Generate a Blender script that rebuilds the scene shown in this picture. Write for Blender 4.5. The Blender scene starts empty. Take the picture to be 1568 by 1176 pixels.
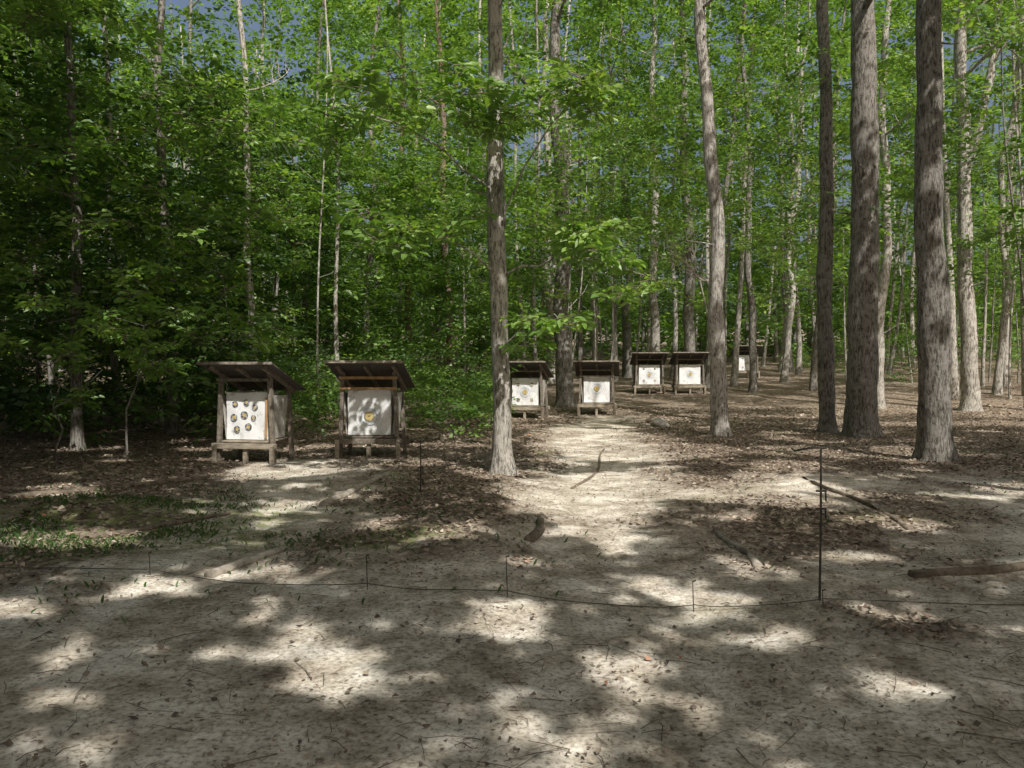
import bpy, bmesh, math, random
import numpy as np
from mathutils import Vector, Matrix, noise, Euler
random.seed(7); rng=np.random.default_rng(11)
scene=bpy.context.scene
COL=scene.collection
# ------------------------------------------------------------- sun / sky
EL=math.radians(50); AZ=math.radians(24)
S=Vector((math.cos(EL)*math.sin(AZ),-math.cos(EL)*math.cos(AZ),math.sin(EL)))
w=bpy.data.worlds.new("World"); scene.world=w; w.use_nodes=True
nt=w.node_tree; bg=nt.nodes["Background"]
sk=nt.nodes.new("ShaderNodeTexSky"); sk.sky_type='NISHITA'; sk.sun_disc=False
sk.sun_elevation=EL; sk.sun_rotation=math.pi-AZ; sk.air_density=1.0; sk.dust_density=8.0; sk.ozone_density=.4
nt.links.new(sk.outputs[0],bg.inputs[0]); bg.inputs[1].default_value=0.125
sl=bpy.data.lights.new("sun",'SUN'); sl.energy=5; sl.angle=math.radians(.5); sl.color=(1,.97,.91)
so=bpy.data.objects.new("sun",sl); COL.objects.link(so); so.rotation_euler=(-S).to_track_quat('-Z','Y').to_euler()
scene.view_settings.view_transform='Standard'; scene.view_settings.look='None'; scene.view_settings.exposure=0
cam=bpy.data.cameras.new("camera"); cam.lens=28; cam.sensor_width=36; cam.clip_end=600; cam.clip_start=.05
co=bpy.data.objects.new("camera",cam); COL.objects.link(co); co.location=(0,0,1.6); co.rotation_euler=(math.radians(88.6),0,0)
scene.camera=co
# ------------------------------------------------------------- materials
def newmat(n):
    m=bpy.data.materials.new(n); m.use_nodes=True; t=m.node_tree
    return m,t,t.nodes["Principled BSDF"],t.nodes["Material Output"]
def N(t,ty,**k):
    n=t.nodes.new(ty)
    for a,b in k.items():
        setattr(n,a,b)
    return n
def ramp(t,stops,interp='LINEAR'):
    r=t.nodes.new("ShaderNodeValToRGB"); r.color_ramp.interpolation=interp
    e=r.color_ramp.elements
    while len(e)<len(stops): e.new(.5)
    for i,(p,c) in enumerate(stops):
        e[i].position=p; e[i].color=(*c,1) if len(c)==3 else c
    return r
def noise_node(t,scale,detail=4,rough=.6,vec=None):
    n=t.nodes.new("ShaderNodeTexNoise"); n.inputs['Scale'].default_value=scale; n.inputs['Detail'].default_value=detail; n.inputs['Roughness'].default_value=rough
    if vec is not None: t.links.new(vec,n.inputs['Vector'])
    return n
def mixc(t,fac,a,b,mode='MIX'):
    m=t.nodes.new("ShaderNodeMix"); m.data_type='RGBA'; m.blend_type=mode
    for s,v in ((m.inputs[0],fac),(m.inputs[6],a),(m.inputs[7],b)):
        if isinstance(v,bpy.types.NodeSocket): t.links.new(v,s)
        elif isinstance(v,(int,float)): s.default_value=v
        else: s.default_value=(*v,1)
    return m.outputs[2]
def leaf_mat(name,c1,c2,c3,trans=.36,tr_gain=1.8):
    m,t,p,o=newmat(name); t.nodes.remove(p)
    g=N(t,"ShaderNodeNewGeometry"); oi=N(t,"ShaderNodeAttribute",attribute_name="rnd")
    r=ramp(t,[(0,c1),(.55,c2),(1,c3)])
    mx=N(t,"ShaderNodeMath",operation='MULTIPLY_ADD'); mx.inputs[1].default_value=.5
    t.links.new(g.outputs['Random Per Island'],mx.inputs[0])
    m2=N(t,"ShaderNodeMath",operation='MULTIPLY'); m2.inputs[1].default_value=.5
    t.links.new(oi.outputs['Fac'],m2.inputs[0]); t.links.new(m2.outputs[0],mx.inputs[2])
    t.links.new(mx.outputs[0],r.inputs[0])
    df=N(t,"ShaderNodeBsdfDiffuse"); t.links.new(r.outputs[0],df.inputs[0])
    tr=N(t,"ShaderNodeBsdfTranslucent")
    tc=mixc(t,1.0,r.outputs[0],(tr_gain*1.2,tr_gain*1.2,tr_gain*.5),'MULTIPLY')
    t.links.new(tc,tr.inputs[0])
    ms=N(t,"ShaderNodeMixShader"); ms.inputs[0].default_value=trans
    t.links.new(df.outputs[0],ms.inputs[1]); t.links.new(tr.outputs[0],ms.inputs[2])
    gl=N(t,"ShaderNodeBsdfGlossy"); gl.inputs['Roughness'].default_value=.5; gl.inputs[0].default_value=(.95,.97,.9,1)
    m3=N(t,"ShaderNodeMixShader"); m3.inputs[0].default_value=.05
    t.links.new(ms.outputs[0],m3.inputs[1]); t.links.new(gl.outputs[0],m3.inputs[2]); t.links.new(m3.outputs[0],o.inputs[0])
    return m
LEAF=leaf_mat("leaf_green",(.042,.095,.02),(.085,.165,.035),(.17,.28,.065))
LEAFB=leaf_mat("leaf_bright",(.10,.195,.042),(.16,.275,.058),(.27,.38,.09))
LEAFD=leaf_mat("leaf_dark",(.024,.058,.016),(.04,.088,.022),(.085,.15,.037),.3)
def bark_mat(name,ca,cb,cc):
    m,t,p,o=newmat(name)
    tc=N(t,"ShaderNodeTexCoord"); mp=N(t,"ShaderNodeMapping"); mp.inputs['Scale'].default_value=(1,1,.22)
    t.links.new(tc.outputs['Object'],mp.inputs[0])
    n1=noise_node(t,28,4,.8,mp.outputs[0]); r1=ramp(t,[(.40,ca),(.5,cb),(.62,cc)]); t.links.new(n1.outputs[0],r1.inputs[0])
    n2=noise_node(t,4.5,4,.75,tc.outputs['Object']); r2=ramp(t,[(.5,(.0,.0,.0)),(.6,(.75,.75,.75))]); t.links.new(n2.outputs[0],r2.inputs[0])
    c=mixc(t,r2.outputs[0],r1.outputs[0],tuple(min(.55,x*1.35+.05) for x in cb))
    t.links.new(c,p.inputs['Base Color']); p.inputs['Roughness'].default_value=.95; p.inputs['Specular IOR Level'].default_value=.1
    b=N(t,"ShaderNodeBump"); b.inputs['Strength'].default_value=1; b.inputs['Distance'].default_value=.025
    t.links.new(n1.outputs[0],b.inputs['Height']); t.links.new(b.outputs[0],p.inputs['Normal'])
    return m
BARK=bark_mat("bark_grey",(.11,.10,.085),(.33,.305,.27),(.55,.52,.46))
BARKD=bark_mat("bark_dark",(.065,.058,.048),(.18,.165,.142),(.33,.31,.275))
BARKR=bark_mat("bark_reddish",(.08,.05,.035),(.19,.14,.11),(.3,.23,.18))
def simple(name,a,b,scale=12,rough=.85,stretch=(1,1,1),bump=.3,lo=.35,hi=.65):
    m,t,p,o=newmat(name)
    tc=N(t,"ShaderNodeTexCoord"); mp=N(t,"ShaderNodeMapping"); mp.inputs['Scale'].default_value=stretch
    t.links.new(tc.outputs['Object'],mp.inputs[0])
    n=noise_node(t,scale,4,.65,mp.outputs[0]); r=ramp(t,[(lo,a),(hi,b)]); t.links.new(n.outputs[0],r.inputs[0])
    t.links.new(r.outputs[0],p.inputs['Base Color']); p.inputs['Roughness'].default_value=rough
    bb=N(t,"ShaderNodeBump"); bb.inputs['Strength'].default_value=bump; bb.inputs['Distance'].default_value=.01
    t.links.new(n.outputs[0],bb.inputs['Height']); t.links.new(bb.outputs[0],p.inputs['Normal'])
    return m
WOODD=simple("wood_weathered",(.11,.092,.072),(.27,.23,.185),20,.9,(1,1,1))
WOODL=simple("wood_pale",(.2,.165,.12),(.44,.38,.3),18,.85,(.25,1,1))
WOODG=simple("panel_grey",(.3,.28,.25),(.6,.57,.52),9,.85)
ROOFM=simple("roof_shingle",(.045,.04,.035),(.13,.115,.1),30,.95)
FOAM=simple("target_foam",(.4,.38,.33),(.7,.68,.62),10,.9)
PAPER=simple("target_paper",(.5,.5,.49),(.84,.84,.84),9,.8,(1,1,1),.25,.3,.45)
INK=simple("ink_black",(.04,.04,.06),(.62,.62,.63),32,.7,(1,1,1),.1,.46,.6)
BLUE=simple("ink_blue",(.42,.47,.56),(.76,.77,.79),30,.7,(1,1,1),.1,.42,.58)
GOLD=simple("ink_gold",(.3,.2,.06),(.68,.54,.22),34,.7,(1,1,1),.1,.36,.55)
HOLE=simple("arrow_worn_centre",(.05,.035,.02),(.2,.13,.05),50,.9)
CARD=simple("cardboard",(.35,.2,.09),(.5,.32,.16),10,.9)
METAL=simple("metal_black",(.02,.018,.016),(.07,.06,.05),40,.55)
ROPE=simple("rope",(.05,.045,.035),(.14,.12,.09),60,.9)
TWIG=simple("twig",(.09,.07,.05),(.25,.2,.15),15,.95)
DEADW=simple("dead_wood",(.24,.21,.17),(.46,.41,.34),12,.95)
STONE=simple("stone",(.3,.28,.25),(.55,.52,.47),8,.95)
m,t,p,o=newmat("litter_leaf"); g=N(t,"ShaderNodeNewGeometry")
r=ramp(t,[(0,(.09,.065,.047)),(.35,(.17,.125,.09)),(.65,(.28,.215,.16)),(.9,(.45,.375,.29)),(.985,(.52,.45,.36)),(1,(.42,.14,.05))])
t.links.new(g.outputs['Random Per Island'],r.inputs[0]); t.links.new(r.outputs[0],p.inputs['Base Color']); p.inputs['Roughness'].default_value=.7
LITTER=m
# ------------------------------------------------------------- terrain
def sstep(a,b,x):
    q=min(1,max(0,(x-a)/(b-a))); return q*q*(3-2*q)
def segd(px,py,pl):
    d=1e9
    for (ax,ay),(bx,by) in zip(pl[:-1],pl[1:]):
        dx,dy=bx-ax,by-ay; q=max(0,min(1,((px-ax)*dx+(py-ay)*dy)/(dx*dx+dy*dy)))
        d=min(d,math.hypot(px-ax-q*dx,py-ay-q*dy))
    return d
PA=[(1.0,4),(.9,9),(1.5,13),(1.7,18),(2.6,23)]
PA2=[(1.2,9.5),(3.2,9.8),(4.6,11)]  # extra lane of pale bare soil, added to brighten the sunlit ground
PB=[(-2.2,4),(-2.5,8),(-2.9,11),(-3.2,12.8)]
PC=[(3.0,4),(4.8,7.5),(6.5,11)]
def nz(x,y,s,o=0): return noise.noise(Vector((x*s,y*s,o)))
def bare(x,y):
    if abs(x)>22 or y>40 or y<-12: return 0
    d=min(segd(x,y,PA)-.5,segd(x,y,PA2)-.3,segd(x,y,PB)-.45,segd(x,y,PC)-.3)
    b=1-sstep(-.6,1.3,d+.9*nz(x,y,.9)+.6*nz(x,y,2.6,4))
    f=1-sstep(4.0,8.4,y+2.4*nz(x,y,.6,3)+1.4*nz(x,y,2.0,4))
    return max(b,f)
def gh(x,y):
    if y>10: z=.052*.5*((y-24)+math.sqrt((y-24)**2+9))-.0083
    else: z=0
    z+= .05*nz(x,y,.35,1)+.02*nz(x,y,1.3,2)
    if y<32: z-= .05*(1-sstep(0,1.4,segd(x,y,PA)))
    z+= .16*math.exp(-((x+4.6)/1.3)**2-((y-8.4)/.5)**2)
    z+= .12*math.exp(-((x+.5)/.7)**2-((y-8.6)/2.2)**2)
    z+= .10*math.exp(-((x-4.3)/1.0)**2-((y-6.2)/.3)**2)
    z+= .015*max(0,abs(x+2)-12)
    return z
def axis(lo,hi,c,n):
    tt=np.linspace(-1,1,n); k=5.0
    v=np.sinh(k*tt)/np.sinh(k)
    return np.where(v<0,c+v*(c-lo),c+v*(hi-c))
xs=axis(-150,150,0,300); ys=axis(-60,220,7,340)
V=[];lit=[];moss=[]
for y in ys:
    for x in xs:
        z=gh(x,y)
        if abs(x)<14 and 1<y<22: z+=.010*nz(x,y,6,5)+.006*nz(x,y,15,6)
        V.append((x,y,z)); lit.append(1-bare(x,y))
        ms=0
        if y<15: ms=sstep(.1,.6,.8*nz(x,y,.9,9)+.9*math.exp(-((x+4.0)/2.4)**2-((y-7.8)/1.6)**2)+.35*math.exp(-((x+.5)/.8)**2-((y-6.8)/.7)**2)-.1)*sstep(4.6,6.0,y)
        moss.append(ms)
nx,ny=len(xs),len(ys)
F=[(j*nx+i,j*nx+i+1,(j+1)*nx+i+1,(j+1)*nx+i) for j in range(ny-1) for i in range(nx-1)]
me=bpy.data.meshes.new("ground"); me.from_pydata(V,[],F)
for nm,arr in (("litter",lit),("moss",moss)):
    a=me.attributes.new(nm,'FLOAT','POINT'); a.data.foreach_set('value',np.array(arr,dtype=np.float32))
me.polygons.foreach_set('use_smooth',[True]*len(F))
gr=bpy.data.objects.new("ground",me); COL.objects.link(gr)
m,t,p,o=newmat("forest_floor")
tc=N(t,"ShaderNodeTexCoord"); ob=tc.outputs['Object']
na=noise_node(t,2.0,5,.75,ob); ra=ramp(t,[(.34,(.31,.265,.205)),(.48,(.55,.49,.40)),(.62,(.82,.765,.67))]); t.links.new(na.outputs[0],ra.inputs[0])
nb=noise_node(t,32,5,.8,ob); rb=ramp(t,[(.38,(.34,.31,.28)),(.46,(.88,.87,.86)),(.6,(1.12,1.12,1.12))]); t.links.new(nb.outputs[0],rb.inputs[0])
soil=mixc(t,.85,ra.outputs[0],rb.outputs[0],'MULTIPLY')
vo=N(t,"ShaderNodeTexVoronoi"); vo.inputs['Scale'].default_value=21; vo.inputs['Randomness'].default_value=1
nd=noise_node(t,9,2,.6,ob); vadd=mixc(t,.12,ob,nd.outputs[1]); t.links.new(vadd,vo.inputs[0])
sep=N(t,"ShaderNodeSeparateColor"); t.links.new(vo.outputs['Color'],sep.inputs[0])
rl=ramp(t,[(0,(.095,.072,.053)),(.4,(.175,.135,.1)),(.75,(.28,.22,.165)),(1,(.45,.38,.3))]); t.links.new(sep.outputs[0],rl.inputs[0])
lc=mixc(t,.6,rl.outputs[0],rb.outputs[0],'MULTIPLY')
al=N(t,"ShaderNodeAttribute",attribute_name="litter"); am=N(t,"ShaderNodeAttribute",attribute_name="moss")
nl=noise_node(t,7,4,.78,ob)
ma=N(t,"ShaderNodeMath",operation='ADD'); t.links.new(al.outputs['Fac'],ma.inputs[0]); t.links.new(nl.outputs[0],ma.inputs[1])
rf=ramp(t,[(.40,(0,0,0)),(1.0,(1,1,1))])
mh=N(t,"ShaderNodeMath",operation='MULTIPLY'); mh.inputs[1].default_value=.72; t.links.new(ma.outputs[0],mh.inputs[0]); t.links.new(mh.outputs[0],rf.inputs[0])
c=mixc(t,rf.outputs[0],soil,lc)
rm=ramp(t,[(.42,(0,0,0)),(.58,(1,1,1))]); t.links.new(nd.outputs[0],rm.inputs[0])
mm=N(t,"ShaderNodeMath",operation='MULTIPLY'); t.links.new(am.outputs['Fac'],mm.inputs[0]); t.links.new(rm.outputs[0],mm.inputs[1])
mm2=N(t,"ShaderNodeMath",operation='MULTIPLY'); mm2.inputs[1].default_value=.75; t.links.new(mm.outputs[0],mm2.inputs[0])
c=mixc(t,mm2.outputs[0],c,(.2,.235,.08))
t.links.new(c,p.inputs['Base Color']); p.inputs['Roughness'].default_value=.95; p.inputs['Specular IOR Level'].default_value=.1
b=N(t,"ShaderNodeBump"); b.inputs['Strength'].default_value=.55; b.inputs['Distance'].default_value=.015
t.links.new(nb.outputs[0],b.inputs['Height']); t.links.new(b.outputs[0],p.inputs['Normal'])
me.materials.append(m)
# ------------------------------------------------------------- gaps cut in the canopy to place sun pools (ground footprint x,y,rx,ry)
GAPS=[(-1.23,4.57,.3,.47),(-.88,4.05,.32,.28),(-.02,5.04,.31,.38),(.55,4.27,.22,.26),(.32,3.35,.3,.22),(-.01,3.57,.19,.22),
(-2.48,4.42,.2,.24),(1.81,3.97,.23,.15),(1.32,5.55,.3,.32),(1.42,4.74,.26,.16),(-2.63,5.79,.36,.3),(.84,9.8,.85,2.6),(1.9,10.9,1.0,1.6),
(3.2,10.2,1.1,1.4),(1.65,17.2,1.5,3.0),(.13,9.9,.45,1.4),(-3.6,11.8,.9,.8),(-2.7,12.7,.8,.8),(2.9,6.7,.34,.28),(4.0,8.1,.55,.4),
(-1.74,3.24,.22,.15),(-2.25,3.74,.26,.15),(1.88,6.26,.3,.24),(1.0,5.9,.24,.24),(-.5,7.3,.38,.4),(-1.94,6.16,.3,.22),(-4.1,7.2,.8,.35),
(2.6,14.8,1.6,1.6),(-.35,12.0,.55,1.3),(3.1,20.7,.6,.9),(-4.6,13.75,.7,.7),(-2.7,14.4,.7,.7),(2.33,25,.9,.9),(.17,23.6,.8,.8),
(5.05,32.9,1,1),(6.65,32.9,1,1),(11.4,42.3,1.2,1.2),(-3.2,14.9,1.6,1.2),(.2,13.0,1.1,.8),(4.2,12.3,.7,.9),(5.4,14.5,1.0,1.1),(-1.2,15.2,1.1,1.),
(3.4,4.6,.24,.15),(4.3,5.9,.45,.16),(-3.3,5.1,.34,.18),(2.6,3.3,.3,.13),(-.6,3.0,.25,.12),(6.6,10.2,.7,.5),(7.4,14.8,.8,.9),(-5.4,9.8,.6,.4),
(.2,6.4,.25,.2),(-1.3,7.9,.25,.4),(.9,7.2,.3,.4),(2.4,8.4,.35,.4),(-2.6,8.9,.35,.6),(-1.7,5.2,.2,.15),(1.1,3.2,.2,.12),(2.5,5.0,.25,.15),(5.2,7.2,.5,.25),
(6.6,13.8,.5,1.0),(5.9,16.6,.5,1.2)]
def proj(x,y,z): return x-S.x/S.z*z, y-S.y/S.z*z
def gap(gx,gy,infl=0,thr=.30):
    for (a,b_,c_,d_) in GAPS:
        if ((gx-a)/(c_+infl))**2+((gy-b_)/(d_+infl))**2<1+.7*nz(gx,gy,4,1): return True
    s=1.9 if gy<9 else (1.1 if gy<20 else .5)
    return nz(gx,gy,s,20)+.35*nz(gx,gy,s*2.3,21)>thr
# ------------------------------------------------------------- mesh helpers
def mk(name,V,F,mat,parent=None,smooth=False):
    me=bpy.data.meshes.new(name); me.from_pydata([tuple(v) for v in V],[],F)
    if smooth: me.polygons.foreach_set('use_smooth',[True]*len(F))
    me.materials.append(mat); ob=bpy.data.objects.new(name,me); COL.objects.link(ob)
    if parent: ob.parent=parent
    return ob
def tube(V,F,pts,rad,sides=8,rough=0,flare=0,seed=0):
    base=len(V); n=len(pts)
    for i,p in enumerate(pts):
        p=Vector(p)
        d=(Vector(pts[min(i+1,n-1)])-Vector(pts[max(i-1,0)])).normalized()
        u=d.cross(Vector((0,1,.01))); 
        if u.length<.05: u=d.cross(Vector((1,0,0)))
        u.normalize(); v=d.cross(u)
        for k in range(sides):
            a=2*math.pi*k/sides; r=rad[i]
            if rough: r*=1+rough*(noise.noise(Vector((math.cos(a)*1.3+seed,math.sin(a)*1.3,p.z*1.2)))+.4*noise.noise(Vector((math.cos(a)*3+seed,math.sin(a)*3,p.z*3.5))))
            if flare: 
                hh=max(0,p.z-pts[0][2]); r*=1+flare*math.exp(-hh/.22)*(.75+.45*math.cos(a*4+seed*2+math.sin(a*2)))
            V.append(p+u*math.cos(a)*r+v*math.sin(a)*r)
    for i in range(n-1):
        for k in range(sides):
            F.append((base+i*sides+k,base+i*sides+(k+1)%sides,base+(i+1)*sides+(k+1)%sides,base+(i+1)*sides+k))
    F.append(tuple(base+(n-1)*sides+k for k in range(sides)))
def limb(V,F,p0,d,L,r,depth,sides=6,tips=None):
    pts=[Vector(p0)]; d=Vector(d).normalized(); n=6
    for i in range(n):
        d=(d+Vector((random.uniform(-.22,.22),random.uniform(-.22,.22),random.uniform(-.08,.2)))).normalized(); pts.append(pts[-1]+d*L/n)
    tube(V,F,pts,[r*(1-.8*i/n) for i in range(n+1)],sides)
    if tips is not None: tips+= [pts[-1],pts[-3]]
    if depth>0:
        for i in (2,3,4,5):
            dd=(d+Vector((random.uniform(-1,1),random.uniform(-1,1),random.uniform(-.2,.7)))).normalized()
            limb(V,F,pts[i],dd,L*.5,r*.45,depth-1,4,tips)
# ------------------------------------------------------------- leaf clumps
def leaf(V,F,p,d,nrm,L,W):
    d=d.normalized(); s=d.cross(nrm).normalized(); n=s.cross(d)
    b=len(V); f=.12*L
    V+= [p, p+d*L*.35+s*W*.5+n*f, p+d*L*.75+s*W*.36+n*f*.6, p+d*L-n*f*.8, p+d*L*.75-s*W*.36+n*f*.6, p+d*L*.35-s*W*.5+n*f]
    F+= [(b,b+1,b+2,b+3),(b,b+3,b+4,b+5)]
def leaf4(V,F,p,d,nrm,L,W):
    d=d.normalized(); s=d.cross(nrm).normalized(); b=len(V)
    V+= [p,p+d*L*.5+s*W*.5,p+d*L,p+d*L*.5-s*W*.5]; F.append((b,b+1,b+2,b+3))
def clump(name,mat,nl,R,LL,flat,seed,lf=leaf,stems=True,wr=.55):
    random.seed(seed); V=[];F=[];TV=[];TF=[]
    nt_=9
    for k in range(nt_):
        a=random.uniform(0,6.28); e=random.uniform(-.35,.5)*flat
        d=Vector((math.cos(a),math.sin(a),e)).normalized(); L=R*random.uniform(.6,1.1)
        o=Vector((0,0,random.uniform(-.35,.35)*R*flat))
        if stems: tube(TV,TF,[o,o+d*L],[.006,.002],3)
        for i in range(nl//nt_):
            q=(i+1)/(nl//nt_); p=o+d*L*q**.7; sd=1 if i%2 else -1
            s=d.cross(Vector((0,0,1))).normalized()*sd
            dd=(d*.6+s*random.uniform(.4,1)+Vector((0,0,random.uniform(-.55,.15))))
            nn=Vector((random.uniform(-.6,.6),random.uniform(-.9,.3),1))
            l=LL*random.uniform(.65,1.2); lf(V,F,p+dd*.03,dd,nn,l,l*wr)
    me=bpy.data.meshes.new(name); off=len(V)
    me.from_pydata([tuple(v) for v in V+TV],[],F+[tuple(i+off for i in f) for f in TF])
    me.materials.append(mat); me.materials.append(TWIG)
    me.polygons.foreach_set('material_index',[0]*len(F)+[1]*len(TF))
    return bpy.data.objects.new(name,me)
def coll(name,objs):
    c=bpy.data.collections.new(name)
    for o in objs: c.objects.link(o)
    return c
C_MAIN=coll("leaf_sprays",[clump("leaf_spray",LEAF,45,.55,.155,1,s,leaf4,False,.6) for s in (1,2,3)]+[clump("leaf_spray",LEAFB,45,.55,.155,1,4,leaf4,False,.6)])
C_FAR=coll("far_leaf_sprays",[clump("leaf_spray",LEAF,36,.7,.24,1,s,leaf4,False,.7) for s in (1,2)]+[clump("leaf_spray",LEAFB,36,.7,.24,1,4,leaf4,False,.7)])
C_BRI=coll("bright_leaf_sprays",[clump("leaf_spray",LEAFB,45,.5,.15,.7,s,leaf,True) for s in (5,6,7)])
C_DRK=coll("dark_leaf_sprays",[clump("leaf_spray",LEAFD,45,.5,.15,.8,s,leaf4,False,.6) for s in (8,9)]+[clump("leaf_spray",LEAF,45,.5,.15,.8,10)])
C_NEAR=coll("near_leaf_sprays",[clump("leaf_spray",LEAFB,36,.36,.17,.5,s) for s in (12,13,14)])
groups={}
def gn_group(c):
    if c.name in groups: return groups[c.name]
    g=bpy.data.node_groups.new("scatter_"+c.name,'GeometryNodeTree')
    g.interface.new_socket("Geometry",in_out='INPUT',socket_type='NodeSocketGeometry'); g.interface.new_socket("Geometry",in_out='OUTPUT',socket_type='NodeSocketGeometry')
    i=g.nodes.new('NodeGroupInput'); o=g.nodes.new('NodeGroupOutput'); ip=g.nodes.new('GeometryNodeInstanceOnPoints')
    ci=g.nodes.new('GeometryNodeCollectionInfo'); ci.inputs['Collection'].default_value=c; ci.inputs['Separate Children'].default_value=True; ci.inputs['Reset Children'].default_value=True
    a=g.nodes.new('GeometryNodeInputNamedAttribute'); a.data_type='FLOAT_VECTOR'; a.inputs[0].default_value='rot'
    s=g.nodes.new('GeometryNodeInputNamedAttribute'); s.data_type='FLOAT'; s.inputs[0].default_value='scl'
    e=g.nodes.new('FunctionNodeEulerToRotation'); rz=g.nodes.new('GeometryNodeRealizeInstances')
    L=g.links.new; L(i.outputs[0],ip.inputs['Points']); L(ci.outputs[0],ip.inputs['Instance']); ip.inputs['Pick Instance'].default_value=True
    L(a.outputs[0],e.inputs[0]); L(e.outputs[0],ip.inputs['Rotation']); L(s.outputs[0],ip.inputs['Scale']); L(ip.outputs[0],rz.inputs[0]); L(rz.outputs[0],o.inputs[0])
    groups[c.name]=g; return g
def scatter(name,pts,c,parent=None,smin=.8,smax=1.3,tilt=.35,scls=None):
    n=len(pts)
    me=bpy.data.meshes.new(name); me.from_pydata([tuple(p) for p in pts],[],[])
    rot=np.stack([rng.uniform(-tilt,tilt,n),rng.uniform(-tilt,tilt,n),rng.uniform(0,6.28,n)],1).astype(np.float32)
    a=me.attributes.new('rot','FLOAT_VECTOR','POINT'); a.data.foreach_set('vector',rot.ravel())
    sc=rng.uniform(smin,smax,n).astype(np.float32)
    if scls is not None: sc*=np.array(scls,dtype=np.float32)
    a=me.attributes.new('scl','FLOAT','POINT'); a.data.foreach_set('value',sc)
    a=me.attributes.new('rnd','FLOAT','POINT'); a.data.foreach_set('value',rng.uniform(0,1,n).astype(np.float32))
    ob=bpy.data.objects.new(name,me); COL.objects.link(ob)
    if parent: ob.parent=parent
    md=ob.modifiers.new("scatter",'NODES'); md.node_group=gn_group(c)
    return ob
random.seed(21)
# ------------------------------------------------------------- individual trees
def tree(x,y,r,topx,h,mat=BARK,wav=.05,limbs=5,lz=5.0,crown=45,name="oak_tree",cc=None,fork=None,sides=14,flare=.7):
    """x,y base; topx: x at 10 m height; r trunk radius at 1.3 m"""
    V=[];F=[];pts=[];rad=[]; z0=gh(x,y)-.12; sd=random.uniform(0,50)
    n=60
    for i in range(n+1):
        zz=h*(i/n)**1.35
        px=x+(topx-x)*zz/10+wav*math.sin(zz*.75+sd)*min(1,zz/3)+wav*.4*math.sin(zz*2.1+sd)*min(1,zz/3); py=y+wav*math.sin(zz*.6+sd*2)*min(1,zz/3)
        pts.append((px,py,z0+zz)); rad.append(r*(1.05-.75*zz/h))
    tube(V,F,pts,rad,sides,.2,flare,sd)
    tips=[]
    def at(z):
        k=min(range(n+1),key=lambda i:abs(pts[i][2]-z)); return pts[k],rad[k]
    if fork:
        for (fz,dx,dy,dz,L,rr) in fork: 
            q,_=at(fz); limb(V,F,q,(dx,dy,dz),L,rr,1,8,tips)
    for i in range(limbs):
        z=random.uniform(lz,h*.97); q,rr=at(z); a=random.uniform(0,6.28)
        limb(V,F,q,(math.cos(a),math.sin(a),random.uniform(.1,.7)),random.uniform(1.6,3.6)*min(1,r/.15),rr*.38,1,5,tips)
    # knots and dead branch stubs on the lower trunk
    for i in range(3):
        q,rr=at(random.uniform(2.5,lz)); a=random.uniform(2.6,6.8)
        limb(V,F,q,(math.cos(a),math.sin(a),random.uniform(-.1,.5)),random.uniform(.2,.9),rr*.14,0,4)
    ob=mk(name,V,F,mat,None,True)
    P=[]
    for q in tips:
        if random.random()<.6: P.append(Vector(q)+Vector((random.gauss(0,.3),random.gauss(0,.3),random.gauss(0,.25))))
    tries=0
    while len(P)<crown and tries<crown*6:
        tries+=1
        q=Vector(random.choice(tips)) if tips else Vector(pts[-1])
        P.append(q+Vector((random.gauss(0,1.0),random.gauss(0,1.0),random.gauss(0,.8))))
    P=[q for q in P if not gap(*proj(*q),infl=.25,thr=.3) and q.y>9.5]
    if P: scatter("crown",P,cc or C_MAIN,ob)
    return ob
ct=tree(-.13,11.5,.135,-.32,15,BARK,.03,4,7.5,25,flare=1.1,sides=24)
tree(4.66,17.7,.175,4.2,19,BARK,.07,6,7.5,40,sides=20)
tree(1.82,27,.27,1.55,24,BARKD,.08,7,10,50,fork=[(10.5,-1,0,1.0,4,.16)])
tree(7.75,17.6,.33,7.7,22,BARKD,.02,6,9,40,sides=20)
tree(7.38,18.6,.18,7.2,20,BARKD,.03,4,9,30)
tree(7.08,13.3,.25,6.82,18,BARKD,.05,4,8,25,sides=20)
tree(14.4,25,.25,14.0,20,BARK,.06,6,9,50,fork=[(7.5,.5,-.1,1.1,7,.16)])
tree(12.0,26,.17,12.1,20,BARK,.09,5,8,40)
tree(8.1,36,.26,7.8,24,BARKD,.06,6,9,50)
tree(6.3,35,.2,6.2,22,BARK,.08,6,8,50)
tree(10.0,33,.16,9.7,20,BARKD,.1,5,7,40)
tree(15.3,45,.2,15.9,22,BARK,.12,5,8,50)
tree(-6.4,20,.10,-6.75,17,BARK,.05,7,5,50,name="maple_tree")
tree(-7.9,18.5,.12,-8.1,18,BARKD,.08,7,5,55,name="maple_tree")
tree(-8.2,15,.1,-8.25,15,BARKD,.05,7,4,50,name="maple_tree")
tree(-2.3,30,.14,-2.6,22,BARKR,.06,6,7,50,name="pine_tree")
tree(-4.3,34,.15,-4.6,22,BARKR,.06,6,7,50,name="pine_tree")
tree(1.9,38,.23,1.7,23,BARK,.1,6,8,50)
tree(4.1,40,.15,4.3,22,BARK,.12,6,7,50)
tree(6.2,42,.2,6.0,22,BARKD,.12,6,7,50)
tree(18.3,30,.14,18.6,19,BARK,.15,5,7,50)
tree(-5.5,30,.13,-5.2,20,BARKD,.1,6,6,50)
tree(-8.1,28,.1,-8.6,18,BARK,.12,6,5,50)
tree(18.7,48,.17,19.2,21,BARKD,.1,5,7,50)
tree(16.2,24,.16,16.6,20,BARKD,.1,5,8,50)
tree(13.0,38,.16,13.4,20,BARK,.15,5,8,50)
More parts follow.
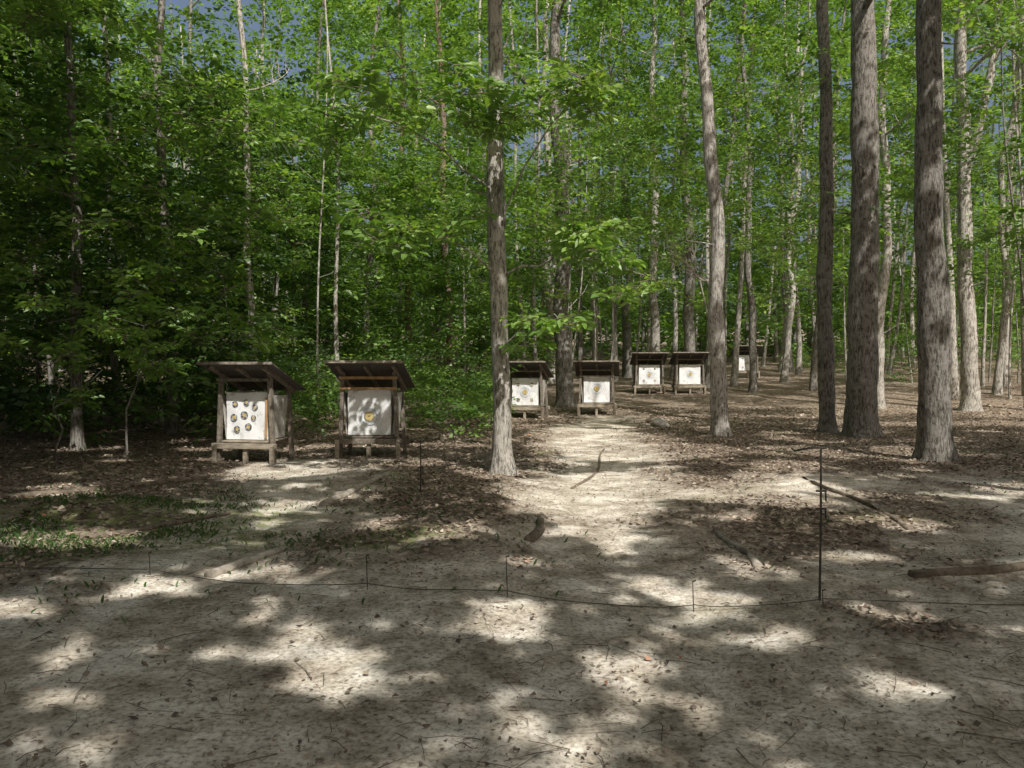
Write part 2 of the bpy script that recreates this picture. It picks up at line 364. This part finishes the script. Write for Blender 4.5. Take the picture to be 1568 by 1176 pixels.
# trees beside and behind the viewer that carry the overhead canopy
for (x,y,r_) in ((-7,1,.2),(9,-3,.25),(3,-9,.28),(-4,-8,.22),(13,4,.25),(8.5,5.5,.2),(-11,5,.22),(15,-8,.25)):
    tree(x,y,r_,x+.2,17,BARK,.06,8,9,0)
# ------------------------------------------------------------- overhead canopy, out of view, its gaps shaped to cast the dapples
V=[];F=[]
for _ in range(105000):
    gx=random.uniform(-15,15); gy=random.uniform(-1,25)
    if gap(gx,gy,.08,.40 if gy<8 else (.30 if gy<12.5 else .12)): continue
    z=9+7.5*random.random()**1.2
    x=gx+S.x/S.z*z; y=gy+S.y/S.z*z
    if y>11.2: continue
    a=random.uniform(0,6.28); d=Vector((math.cos(a),math.sin(a),random.uniform(-.5,.2))); nn=Vector((random.uniform(-.4,.6),random.uniform(-.9,.1),1))
    L=random.uniform(.22,.38); leaf4(V,F,Vector((x,y,z)),d,nn,L,L*.68)
mk("unseen_dapple_canopy",V,F,LEAFD)
# unseen woods behind and beside the viewer, added to block sky light
V=[];F=[]
for _ in range(46000):
    if random.random()<.5: x=random.uniform(-34,34); y=random.uniform(-26,-13)
    else: x=random.choice((-1,1))*random.uniform(13,30); y=random.uniform(-14,10)
    z=random.uniform(0,14)
    if abs(x)<.75*y+3 or noise.noise(Vector((x*.3,y*.3,z*.4)))<-.15: continue
    gx,gy=proj(x,y,z)
    if abs(gx)<9 and gy>2 : continue
    a=random.uniform(0,6.28); d=Vector((math.cos(a),math.sin(a),random.uniform(-.8,.8))); nn=Vector((random.uniform(-1,1),random.uniform(-1,1),.6))
    L=random.uniform(.35,.65); leaf4(V,F,Vector((x,y,z)),d,nn,L,L*.66)
mk("sky_blocking_woods",V,F,LEAFD)
# ------------------------------------------------------------- forest foliage masses
def infrust(x,y,m=3): return abs(x)<.70*y+m
def mass(n,xr,yr,zf,cond,thr=-.05,s=.28,gthr=.3,infl=.2):
    P=[]; k=0
    while len(P)<n and k<n*12:
        k+=1; x=random.uniform(*xr); y=random.uniform(*yr)
        if not infrust(x,y) or not cond(x,y): continue
        z=zf(x,y)
        if noise.noise(Vector((x*s,y*s,z*s*1.4)))<thr: continue
        if z>gh(x,y)+.25 and z<(y*.46+6) :
            gx,gy=proj(x,y,z)
            if gap(gx,gy,infl,gthr): continue
            # thinner crowns over the clearing edge to the left
            if z>.33*y+2 and segd(x,y,[(-6,17),(-26,75)])<2+.04*y and random.random()<.75: continue
            P.append((x,y,z))
    return P
def dist_scale(P): return [1+max(0,(p[1]-25))*.016 for p in P]
P=mass(4500,(-32,32),(17,40),lambda x,y: random.uniform(4.5 if x>0 else 3.2,26),lambda x,y: True,.02,.3,.10)
scatter("forest_canopy",P,C_MAIN,scls=dist_scale(P))
P=mass(4600,(-55,55),(40,75),lambda x,y: random.uniform(4,37),lambda x,y: True,-.03,.22,.2)
scatter("forest_canopy",P,C_FAR,scls=dist_scale(P))
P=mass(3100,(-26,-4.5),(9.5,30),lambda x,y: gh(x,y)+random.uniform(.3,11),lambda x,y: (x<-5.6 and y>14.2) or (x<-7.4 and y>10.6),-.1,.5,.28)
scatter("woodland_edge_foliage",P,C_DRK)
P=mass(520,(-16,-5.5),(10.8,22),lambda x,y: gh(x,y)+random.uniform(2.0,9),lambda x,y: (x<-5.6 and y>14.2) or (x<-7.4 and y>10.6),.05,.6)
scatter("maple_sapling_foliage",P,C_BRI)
P=mass(380,(-6.5,-.3),(16,23),lambda x,y: gh(x,y)+random.uniform(.1,1.9)*random.random()**.4,lambda x,y: True,-.2,.6,.9,.05)
scatter("shrubbery",P,C_MAIN,smin=.45,smax=.85)
P=mass(1900,(-14,3),(22,42),lambda x,y: gh(x,y)+random.uniform(.3,9),lambda x,y: x<1.0+(y-26)*.05,.0,.4,.28)
scatter("understory_foliage",P,C_MAIN,scls=dist_scale(P))
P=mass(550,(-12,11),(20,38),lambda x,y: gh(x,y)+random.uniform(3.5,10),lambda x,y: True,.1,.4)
scatter("sunlit_tint_understory_foliage",P,C_BRI)  # sunlit look painted in by the lighter leaf colours
P=mass(2300,(-50,50),(46,80),lambda x,y: gh(x,y)+12*random.random()**1.3,lambda x,y: True,-.15,.25)
scatter("distant_foliage",P,C_FAR,scls=dist_scale(P))
P=mass(900,(-70,70),(78,100),lambda x,y: gh(x,y)+random.uniform(.2,9),lambda x,y: True,-1,.25)
scatter("distant_foliage",P,C_FAR,smin=2.4,smax=3.4)
P=mass(450,(6,40),(30,48),lambda x,y: gh(x,y)+random.uniform(.1,2.2),lambda x,y: x>.35*y+ (48-y)*.12,.0,.4)
scatter("low_undergrowth",P,C_MAIN,smin=.5,smax=.9)
# ------------------------------------------------------------- distant / thin trunks
V=[];F=[];V2=[];F2=[]
occ=[(-4.35,13.4),(-2.45,13.9),(.45,23),(2.62,24.4),(5.48,32),(7.1,32),(12.06,41)]
cnt=0
while cnt<230:
    y=random.uniform(19,72); x=random.uniform(-.72,.72)*y
    if y<30 and -1<x<11: continue
    if any(abs(x-a)<1.6*max(1,y/b_) and y<b_+1 and abs(x-a*y/b_)<1.2 for a,b_ in occ): continue
    cnt+=1
    r=random.choice((.03,.04,.05,.07,.09,.13)) if y<45 else random.uniform(.06,.18)
    h=random.uniform(9,15) if r<.08 else random.uniform(16,24)
    A,B=(V,F) if random.random()<.4 else (V2,F2)
    lx=random.gauss(0,.05); ly=random.gauss(0,.03); sd=random.uniform(0,9); wv=random.uniform(.03,.15); z0=gh(x,y)-.1
    pts=[(x+lx*z+wv*math.sin(z*.6+sd),y+ly*z,z0+z) for z in np.linspace(0,h,14)]
    tube(A,B,pts,[r*(1.1-.8*i/13) for i in range(14)],8,.12,.4,sd)
    for k in range(4):
        q=pts[random.randint(4,12)]; a=random.uniform(0,6.28)
        limb(A,B,q,(math.cos(a),math.sin(a),random.uniform(0,.8)),random.uniform(1,2.6),r*.3,0,4)
dt=mk("distant_trees",V,F,BARK,None,True); mk("dark_trunks",V2,F2,BARKD,dt,True)
# ------------------------------------------------------------- low branches of the centre tree
V=[];F=[];P=[]
def branch(p0,p1,r,targets):
    a=Vector(p0); b_=Vector(p1); pts=[]
    for i in range(9):
        q=i/8; m_=a.lerp(b_,q)+Vector((0,0,.35*math.sin(q*math.pi)*.6+.03*random.gauss(0,1))); pts.append(m_)
    tube(V,F,pts,[r*(1-.75*i/8) for i in range(9)],5)
    for tq in targets:
        tq=Vector(tq); s=min(pts,key=lambda m_:(m_-tq).length); tube(V,F,[s,(s+tq)/2+Vector((0,0,.06)),tq],[.008,.006,.003],4)
        for k in range(3): P.append(tq+Vector((random.gauss(0,.2),random.gauss(0,.25),random.gauss(0,.1))))
branch((-.15,11.5,4.0),(-2.3,10.4,5.0),.022,[(-2.1,10.5,4.95),(-1.6,10.4,4.86),(-1.3,10.6,5.2),(-.8,10.7,5.3),(-2.5,10.6,4.6),(-1.9,10.3,5.3)])
branch((-.14,11.5,2.9),(-1.7,10.4,3.4),.016,[(-1.15,10.5,3.4),(-.8,10.7,3.5),(-1.6,10.4,3.3)])
branch((-.1,11.5,3.6),(-.15,10.5,4.9),.016,[(-.2,10.6,4.75),(-.35,10.6,4.9),(.1,10.7,4.9)])
branch((-.12,11.5,3.8),(1.0,10.6,5.3),.018,[(.74,10.6,5.35),(1.0,10.6,5.1),(.4,10.9,5.4)])
branch((-.1,11.5,2.9),(1.8,10.6,2.8),.018,[(1.09,10.6,3.3),(1.34,10.5,2.95),(1.73,10.6,2.75),(.8,10.8,3.3),(1.2,10.9,3.5)])
branch((-.1,11.5,1.9),(.8,10.7,2.15),.012,[(.4,10.8,2.06),(.7,10.7,2.14)])
br=mk("low_branches",V,F,BARK,ct); scatter("low_branch_foliage",P,C_NEAR,ct,.75,1.15,.3)
for (x,y,z,hh) in ((-9.0,9.6,0,3.2),(-6.2,12.8,0,3.6),(-7.0,12.2,0,2.6),(-5.4,14.8,0,4.2),(9.6,14,0,6),(-10,11,0,4.5),(-7.8,9.9,0,2.2),(-8.4,11,0,3.4)):
    V=[];F=[];tips=[]; z0=gh(x,y)
    pts=[(x+.06*i*random.uniform(-.4,1),y,z0-.05+hh*i/8) for i in range(9)]
    tube(V,F,pts,[.018*(1.1-i/8) for i in range(9)],6)
    for k in range(9):
        q=pts[random.randint(3,8)]; a=random.uniform(0,6.28); 
        limb(V,F,q,(math.cos(a),math.sin(a),.25),random.uniform(.5,1.1),.008,0,4,tips)
    sp=mk("maple_sapling",V,F,BARKD); scatter("sapling_foliage",[Vector(q)+Vector((random.gauss(0,.15),random.gauss(0,.15),random.gauss(0,.1))) for q in tips],C_NEAR,sp,.6,1.0,.3)
# pale dead sapling
V=[];F=[]
for k in range(7):
    limb(V,F,(4.5+.05*k,19.2,3.6),(random.uniform(-1.2,-.2),random.uniform(-.5,.5),random.uniform(-.2,.8)),1.3,.014,1,4)
tube(V,F,[(5.0,19.2,gh(5,19.2)),(4.9,19.2,2),(4.5,19.2,3.7)],[.03,.022,.015],6)
mk("dead_sapling",V,F,DEADW)
# ------------------------------------------------------------- target stands
def box(V,F,c,s,rot=(0,0,0)):
    b_=len(V); R=Euler(rot).to_matrix()
    for dx,dy,dz in ((-1,-1,-1),(1,-1,-1),(1,1,-1),(-1,1,-1),(-1,-1,1),(1,-1,1),(1,1,1),(-1,1,1)):
        V.append(Vector(c)+R@Vector((dx*s[0]/2,dy*s[1]/2,dz*s[2]/2)))
    F+=[tuple(b_+i for i in f) for f in ((0,3,2,1),(4,5,6,7),(0,1,5,4),(1,2,6,5),(2,3,7,6),(3,0,4,7))]
def part(parent,name,boxes,mat,bev=.006):
    V=[];F=[]
    for bx in boxes: box(V,F,*bx)
    ob=mk(name,V,F,mat,parent)
    if bev: 
        md=ob.modifiers.new("bev",'BEVEL'); md.width=bev; md.segments=2; md.limit_method='ANGLE'
    return ob
def disc(V,F,cx,cz,y,r0,r1,n=28):
    b_=len(V)
    for k in range(n):
        a=6.2832*k/n
        V.append((cx+r0*math.cos(a),y,cz+r0*math.sin(a))); V.append((cx+r1*math.cos(a),y,cz+r1*math.sin(a)))
    for k in range(n):
        a,c_=2*k,2*((k+1)%n); F.append((b_+a,b_+a+1,b_+c_+1,b_+c_))
def stand(x,y,yaw,style,width=1.0):
    E=bpy.data.objects.new("archery_target_stand",None); COL.objects.link(E); E.location=(x,y,gh(x,y)-.02); E.rotation_euler=(0,0,yaw)
    hw=.5*width
    V=[];F=[]
    for sx in (-1,1):
        for (y0,zt) in ((-.2,1.47),(.5,1.23)):
            a=math.atan2(.06,zt); box(V,F,(sx*(hw+.0-.03),y0,zt/2),(.06,.08,zt+.02),(0,-sx*a,0))
    mk("posts",V,F,WOODD,E)
    part(E,"bottom_beams",[((0,-.27,.3),(2*hw+.16,.05,.09)),((0,.57,.3),(2*hw+.12,.05,.09)),((0,.15,.372),(2*hw-.16,.8,.03))],WOODL if style!=2 else WOODD)
    part(E,"legs",[((-hw-.02,-.31,.15),(.07,.05,.34)),((hw+.02,-.31,.15),(.07,.05,.34)),((0,-.22,.13),(.07,.07,.26))],WOODL)
    part(E,"side_braces",[((-hw+.07,.14,.76),(.02,.56,.72),(0,-.09,0)),((hw-.07,.14,.76),(.02,.56,.72),(0,.09,0))],WOODG)
    rails=[((0,-.25,1.38),(2*hw,.03,.05))]
    if style in(2,4): rails.append(((0,-.26,1.2),(2*hw-.02,.035,.04)))
    part(E,"top_rail",rails,CARD if style==2 else WOODD)
    part(E,"target_butt",[((0,.05,.785),(.76*width,.38,.79))],FOAM,.02)
    V=[];F=[]; n=12; W=.74*width; H=.77
    for j in range(n+1):
        for i in range(n+1):
            u,v=i/n-.5,j/n; V.append((u*W,-.152-.012*abs(math.sin(u*5+style+v*3))*(1+abs(u)),.4+v*H-.012*math.cos(u*7+style)*v))
    for j in range(n):
        for i in range(n): F.append((j*(n+1)+i,j*(n+1)+i+1,(j+1)*(n+1)+i+1,(j+1)*(n+1)+i))
    mk("paper_face",V,F,PAPER,E,True)
    Y=-.175
    if style==1: spots=[(-.2,.98,.055),(.0,1.01,.05),(.15,.93,.05),(-.22,.76,.06),(-.04,.8,.065),(.12,.76,.045),(-.17,.57,.055),(.03,.61,.06)]; big=None
    elif style==2: spots=[(.1,.93,.025)]; big=(.0,.72,.12)
    elif style==3: spots=[(-.2,1.0,.045),(.2,1.0,.05),(-.2,.55,.05),(.2,.55,.05)]; big=(0,.78,.11)
    elif style==4: spots=[(-.22,1.04,.03),(.22,1.04,.03)]; big=(.0,.82,.13)
    elif style==5: spots=[(-.22,1.02,.04),(.22,1.02,.04),(-.22,.55,.04),(.22,.55,.04)]; big=(0,.78,.1)
    else: spots=[]; big=(.02,.8,.1)
    KV=[];KF=[];GV=[];GF=[];BV=[];BF=[];HV=[];HF=[]
    for (a,b_,R) in spots:
        disc(KV,KF,a,b_,Y,R*.55,R,20); disc(GV,GF,a,b_,Y,.002,R*.48,16)
    if big:
        a,b_,rr=big; disc(GV,GF,a,b_,Y,rr*.13,rr*.62); disc(HV,HF,a,b_,Y,.002,rr*.12); disc(KV,KF,a,b_,Y-.002,rr*.64,rr*.72); disc(BV,BF,a,b_,Y,rr*1.05,rr*1.25); disc(KV,KF,a,b_,Y,rr*1.5,rr*1.53); disc(KV,KF,a,b_,Y,rr*2.0,rr*2.03)
        mk("blue_rings",BV,BF,BLUE,E); mk("worn_centre",HV,HF,HOLE,E)
    mk("black_rings",KV,KF,INK,E); mk("gold_centres",GV,GF,GOLD,E)
    if style==1: part(E,"cardboard_strip",[((.345,-.18,.76),(.04,.01,.66),(0,.03,0))],CARD,0)
    # shed roof, high at the front, deep overhang
    ang=math.atan2(-.42,1.2); cy=.1; cz=1.42
    part(E,"roof",[((0,cy,cz),(2*hw+.3,1.4,.025),(ang,0,0))],ROOFM,.004)
    part(E,"rafters",[((sx*(hw-.03),cy,cz-.045),(.05,1.28,.06),(ang,0,0)) for sx in (-1,0,1)],WOODD)
    part(E,"fascia",[((0,cy-.675,cz+.229),(2*hw+.32,.022,.045),(ang,0,0))],WOODL if style==2 else WOODD,.003)
    return E
stand(-4.32,13.2,math.radians(-9),1,.96)
stand(-2.44,13.8,math.radians(-2),2,1.0)
stand(.42,23.2,math.radians(-14),3,1.05)
stand(2.6,24.4,math.radians(-8),4,1.05)
stand(5.5,32,math.radians(-3),5,1.12)
stand(7.12,32,math.radians(-3),6,1.12)
stand(12.06,41,math.radians(-4),5,1.1)
# ------------------------------------------------------------- bow stakes, rope line, pegs
def stake(x,y,h,arm,steps):
    V=[];F=[]; z0=gh(x,y)
    tube(V,F,[(x,y,z0-.1),(x+.004,y,z0+h*.5),(x,y,z0+h)],[.009,.008,.007],8)
    tube(V,F,[(x-arm,y,z0+h-.02),(x-arm*.9,y,z0+h-.04),(x-arm*.4,y-.01,z0+h-.02),(x+.03,y,z0+h-.02),(x+.05,y,z0+h+.015)],[.005,.007,.007,.007,.005],6)
    for s in steps:
        tube(V,F,[(x-.035,y-.012,z0+s),(x+.035,y-.012,z0+s)],[.007,.007],6); tube(V,F,[(x+.03,y-.012,z0+s),(x+.032,y-.012,z0+s-.07)],[.006,.006],6)
    mk("bow_stake",V,F,METAL)
stake(-1.13,9.8,.63,.28,(.3,.15)); stake(2.08,5.35,1.05,.2,(.62,.74)); 
pegs=[(-6.0,6.3),(-2.74,6.0),(-1.03,5.65),(-.03,5.45),(1.22,5.3),(2.05,5.2),(5.2,5.25)]
V=[];F=[];pts=[]
for i in range(len(pegs)-1):
    (ax,ay),(bx,by)=pegs[i],pegs[i+1]
    for k in range(14):
        q=k/14; x=ax+(bx-ax)*q; y=ay+(by-ay)*q; pts.append((x,y+.03*nz(x,y,2,7),gh(x,y)+.012+.035*(2*q-1)**2))
tube(V,F,pts,[.0035]*len(pts),6); mk("rope",V,F,ROPE,None,True)
for (x,y),hh in zip(pegs[1:6],(.17,.24,.28,.2,.1)):
    V=[];F=[]; z0=gh(x,y); tube(V,F,[(x,y,z0-.05),(x-.01,y,z0+hh)],[.004,.003],6); tube(V,F,[(x-.012,y,z0+hh),(x+.012,y,z0+hh+.01)],[.005,.005],6); mk("peg",V,F,METAL)
# ------------------------------------------------------------- logs, edging timbers, rock
def log(name,a,b_,r,mat,wob=.02):
    V=[];F=[];pts=[]
    for i in range(9):
        q=i/8; x=a[0]+(b_[0]-a[0])*q; y=a[1]+(b_[1]-a[1])*q
        pts.append((x+wob*math.sin(q*5),y+wob*math.cos(q*4),gh(x,y)+r*.3))
    tube(V,F,pts,[r*(1-.25*i/8) for i in range(9)],10,.25); F.append(tuple(range(9,-1,-1))); mk(name,V,F,mat,None,True)
log("edging_timber",(-2.3,6.0),(-1.98,6.9),.045,DEADW,.0)
log("edging_timber",(-2.15,9.0),(-1.75,11.4),.05,DEADW)
log("edging_timber",(1.95,6.25),(2.0,7.6),.035,DEADW,.03)
log("fallen_branch",(3.9,7.7),(4.1,11.0),.03,TWIG,.08)
log("fallen_branch",(-6.5,9.3),(-4.2,11.2),.05,TWIG,.06)
log("fallen_branch",(-5.0,6.1),(-3.9,6.25),.03,TWIG,.03)
log("fallen_branch",(-3.9,7.1),(-2.9,8.3),.035,TWIG,.05)
log("fallen_log",(3.0,5.9),(4.9,6.2),.045,TWIG,.05)
log("fallen_branch",(.15,7.0),(.35,8.3),.05,TWIG,.04)
log("fallen_branch",(.8,10.5),(1.9,15.5),.022,TWIG,.12)
bm=bmesh.new(); bmesh.ops.create_icosphere(bm,subdivisions=3,radius=.24)
for v in bm.verts: v.co*=1+.35*noise.noise(v.co*5); v.co.z*=.7
me=bpy.data.meshes.new("rock"); bm.to_mesh(me); bm.free(); me.materials.append(STONE)
ob=bpy.data.objects.new("rock",me); COL.objects.link(ob); ob.location=(3.85,20.6,gh(3.85,20.6)+.05)
# ------------------------------------------------------------- leaf litter, twigs, sprouts
V=[];F=[]; k=0
while k<80000:
    q=random.random()
    y=2.4+24*q**1.6; x=random.uniform(-.75,.75)*(y+1.5)
    b_=bare(x,y)
    if random.random()<b_*(.86+.14*sstep(-.1,.3,nz(x,y,1.5,40))): continue
    k+=1
    z=gh(x,y)+.006; a=random.uniform(0,6.28); L=random.uniform(.018,.065)*(1+.02*y); 
    if b_>.5: L*=random.uniform(.35,.8)
    d=Vector((math.cos(a),math.sin(a),random.uniform(-.25,.5))).normalized(); nn=Vector((random.gauss(0,.45),random.gauss(0,.45),1)); s=d.cross(nn).normalized()
    p=Vector((x,y,z+.006)); i=len(V); c_=Vector((0,0,random.uniform(-.01,.012)))
    wd=random.uniform(.15,.42)
    V+=[p,p+d*L*.45+s*L*wd+c_,p+d*L,p+d*L*.5-s*L*wd+c_]; F.append((i,i+1,i+2,i+3))
mk("leaf_litter",V,F,LITTER)
V=[];F=[]
for k in range(2600):
    y=2.4+16*random.random()**1.6; x=random.uniform(-.75,.75)*(y+1); a=random.uniform(0,6.28); L=random.uniform(.04,.35)*random.random()**.8; z=gh(x,y)
    r=random.uniform(.0008,.003); dx,dy=math.cos(a)*L,math.sin(a)*L
    tube(V,F,[(x,y,z+.008),(x+dx*.5+random.uniform(-.02,.02),y+dy*.5,z+.014),(x+dx,y+dy,gh(x+dx,y+dy)+.008)],[r,r,r*.5],4)
mk("fallen_twigs",V,F,TWIG)
V=[];F=[]
for k in range(9000):
    y=random.uniform(5.5,20)
    x=random.uniform(-9,9)
    if random.random()<.8:
        x=random.gauss(-4.0,1.5); y=random.gauss(7.7,1.2)
    if y<4 or nz(x,y,1.2,30)<-.05 or (bare(x,y)>.7 and random.random()<.8): continue
    z=gh(x,y); a=random.uniform(0,6.28); L=random.uniform(.02,.07)
    leaf(V,F,Vector((x,y,z)),Vector((math.cos(a)*.6,math.sin(a)*.6,random.uniform(.3,1.2))),Vector((random.gauss(0,.5),random.gauss(0,.5),1)),L,L*.3)
mk("grass_sprouts",V,F,LEAF)
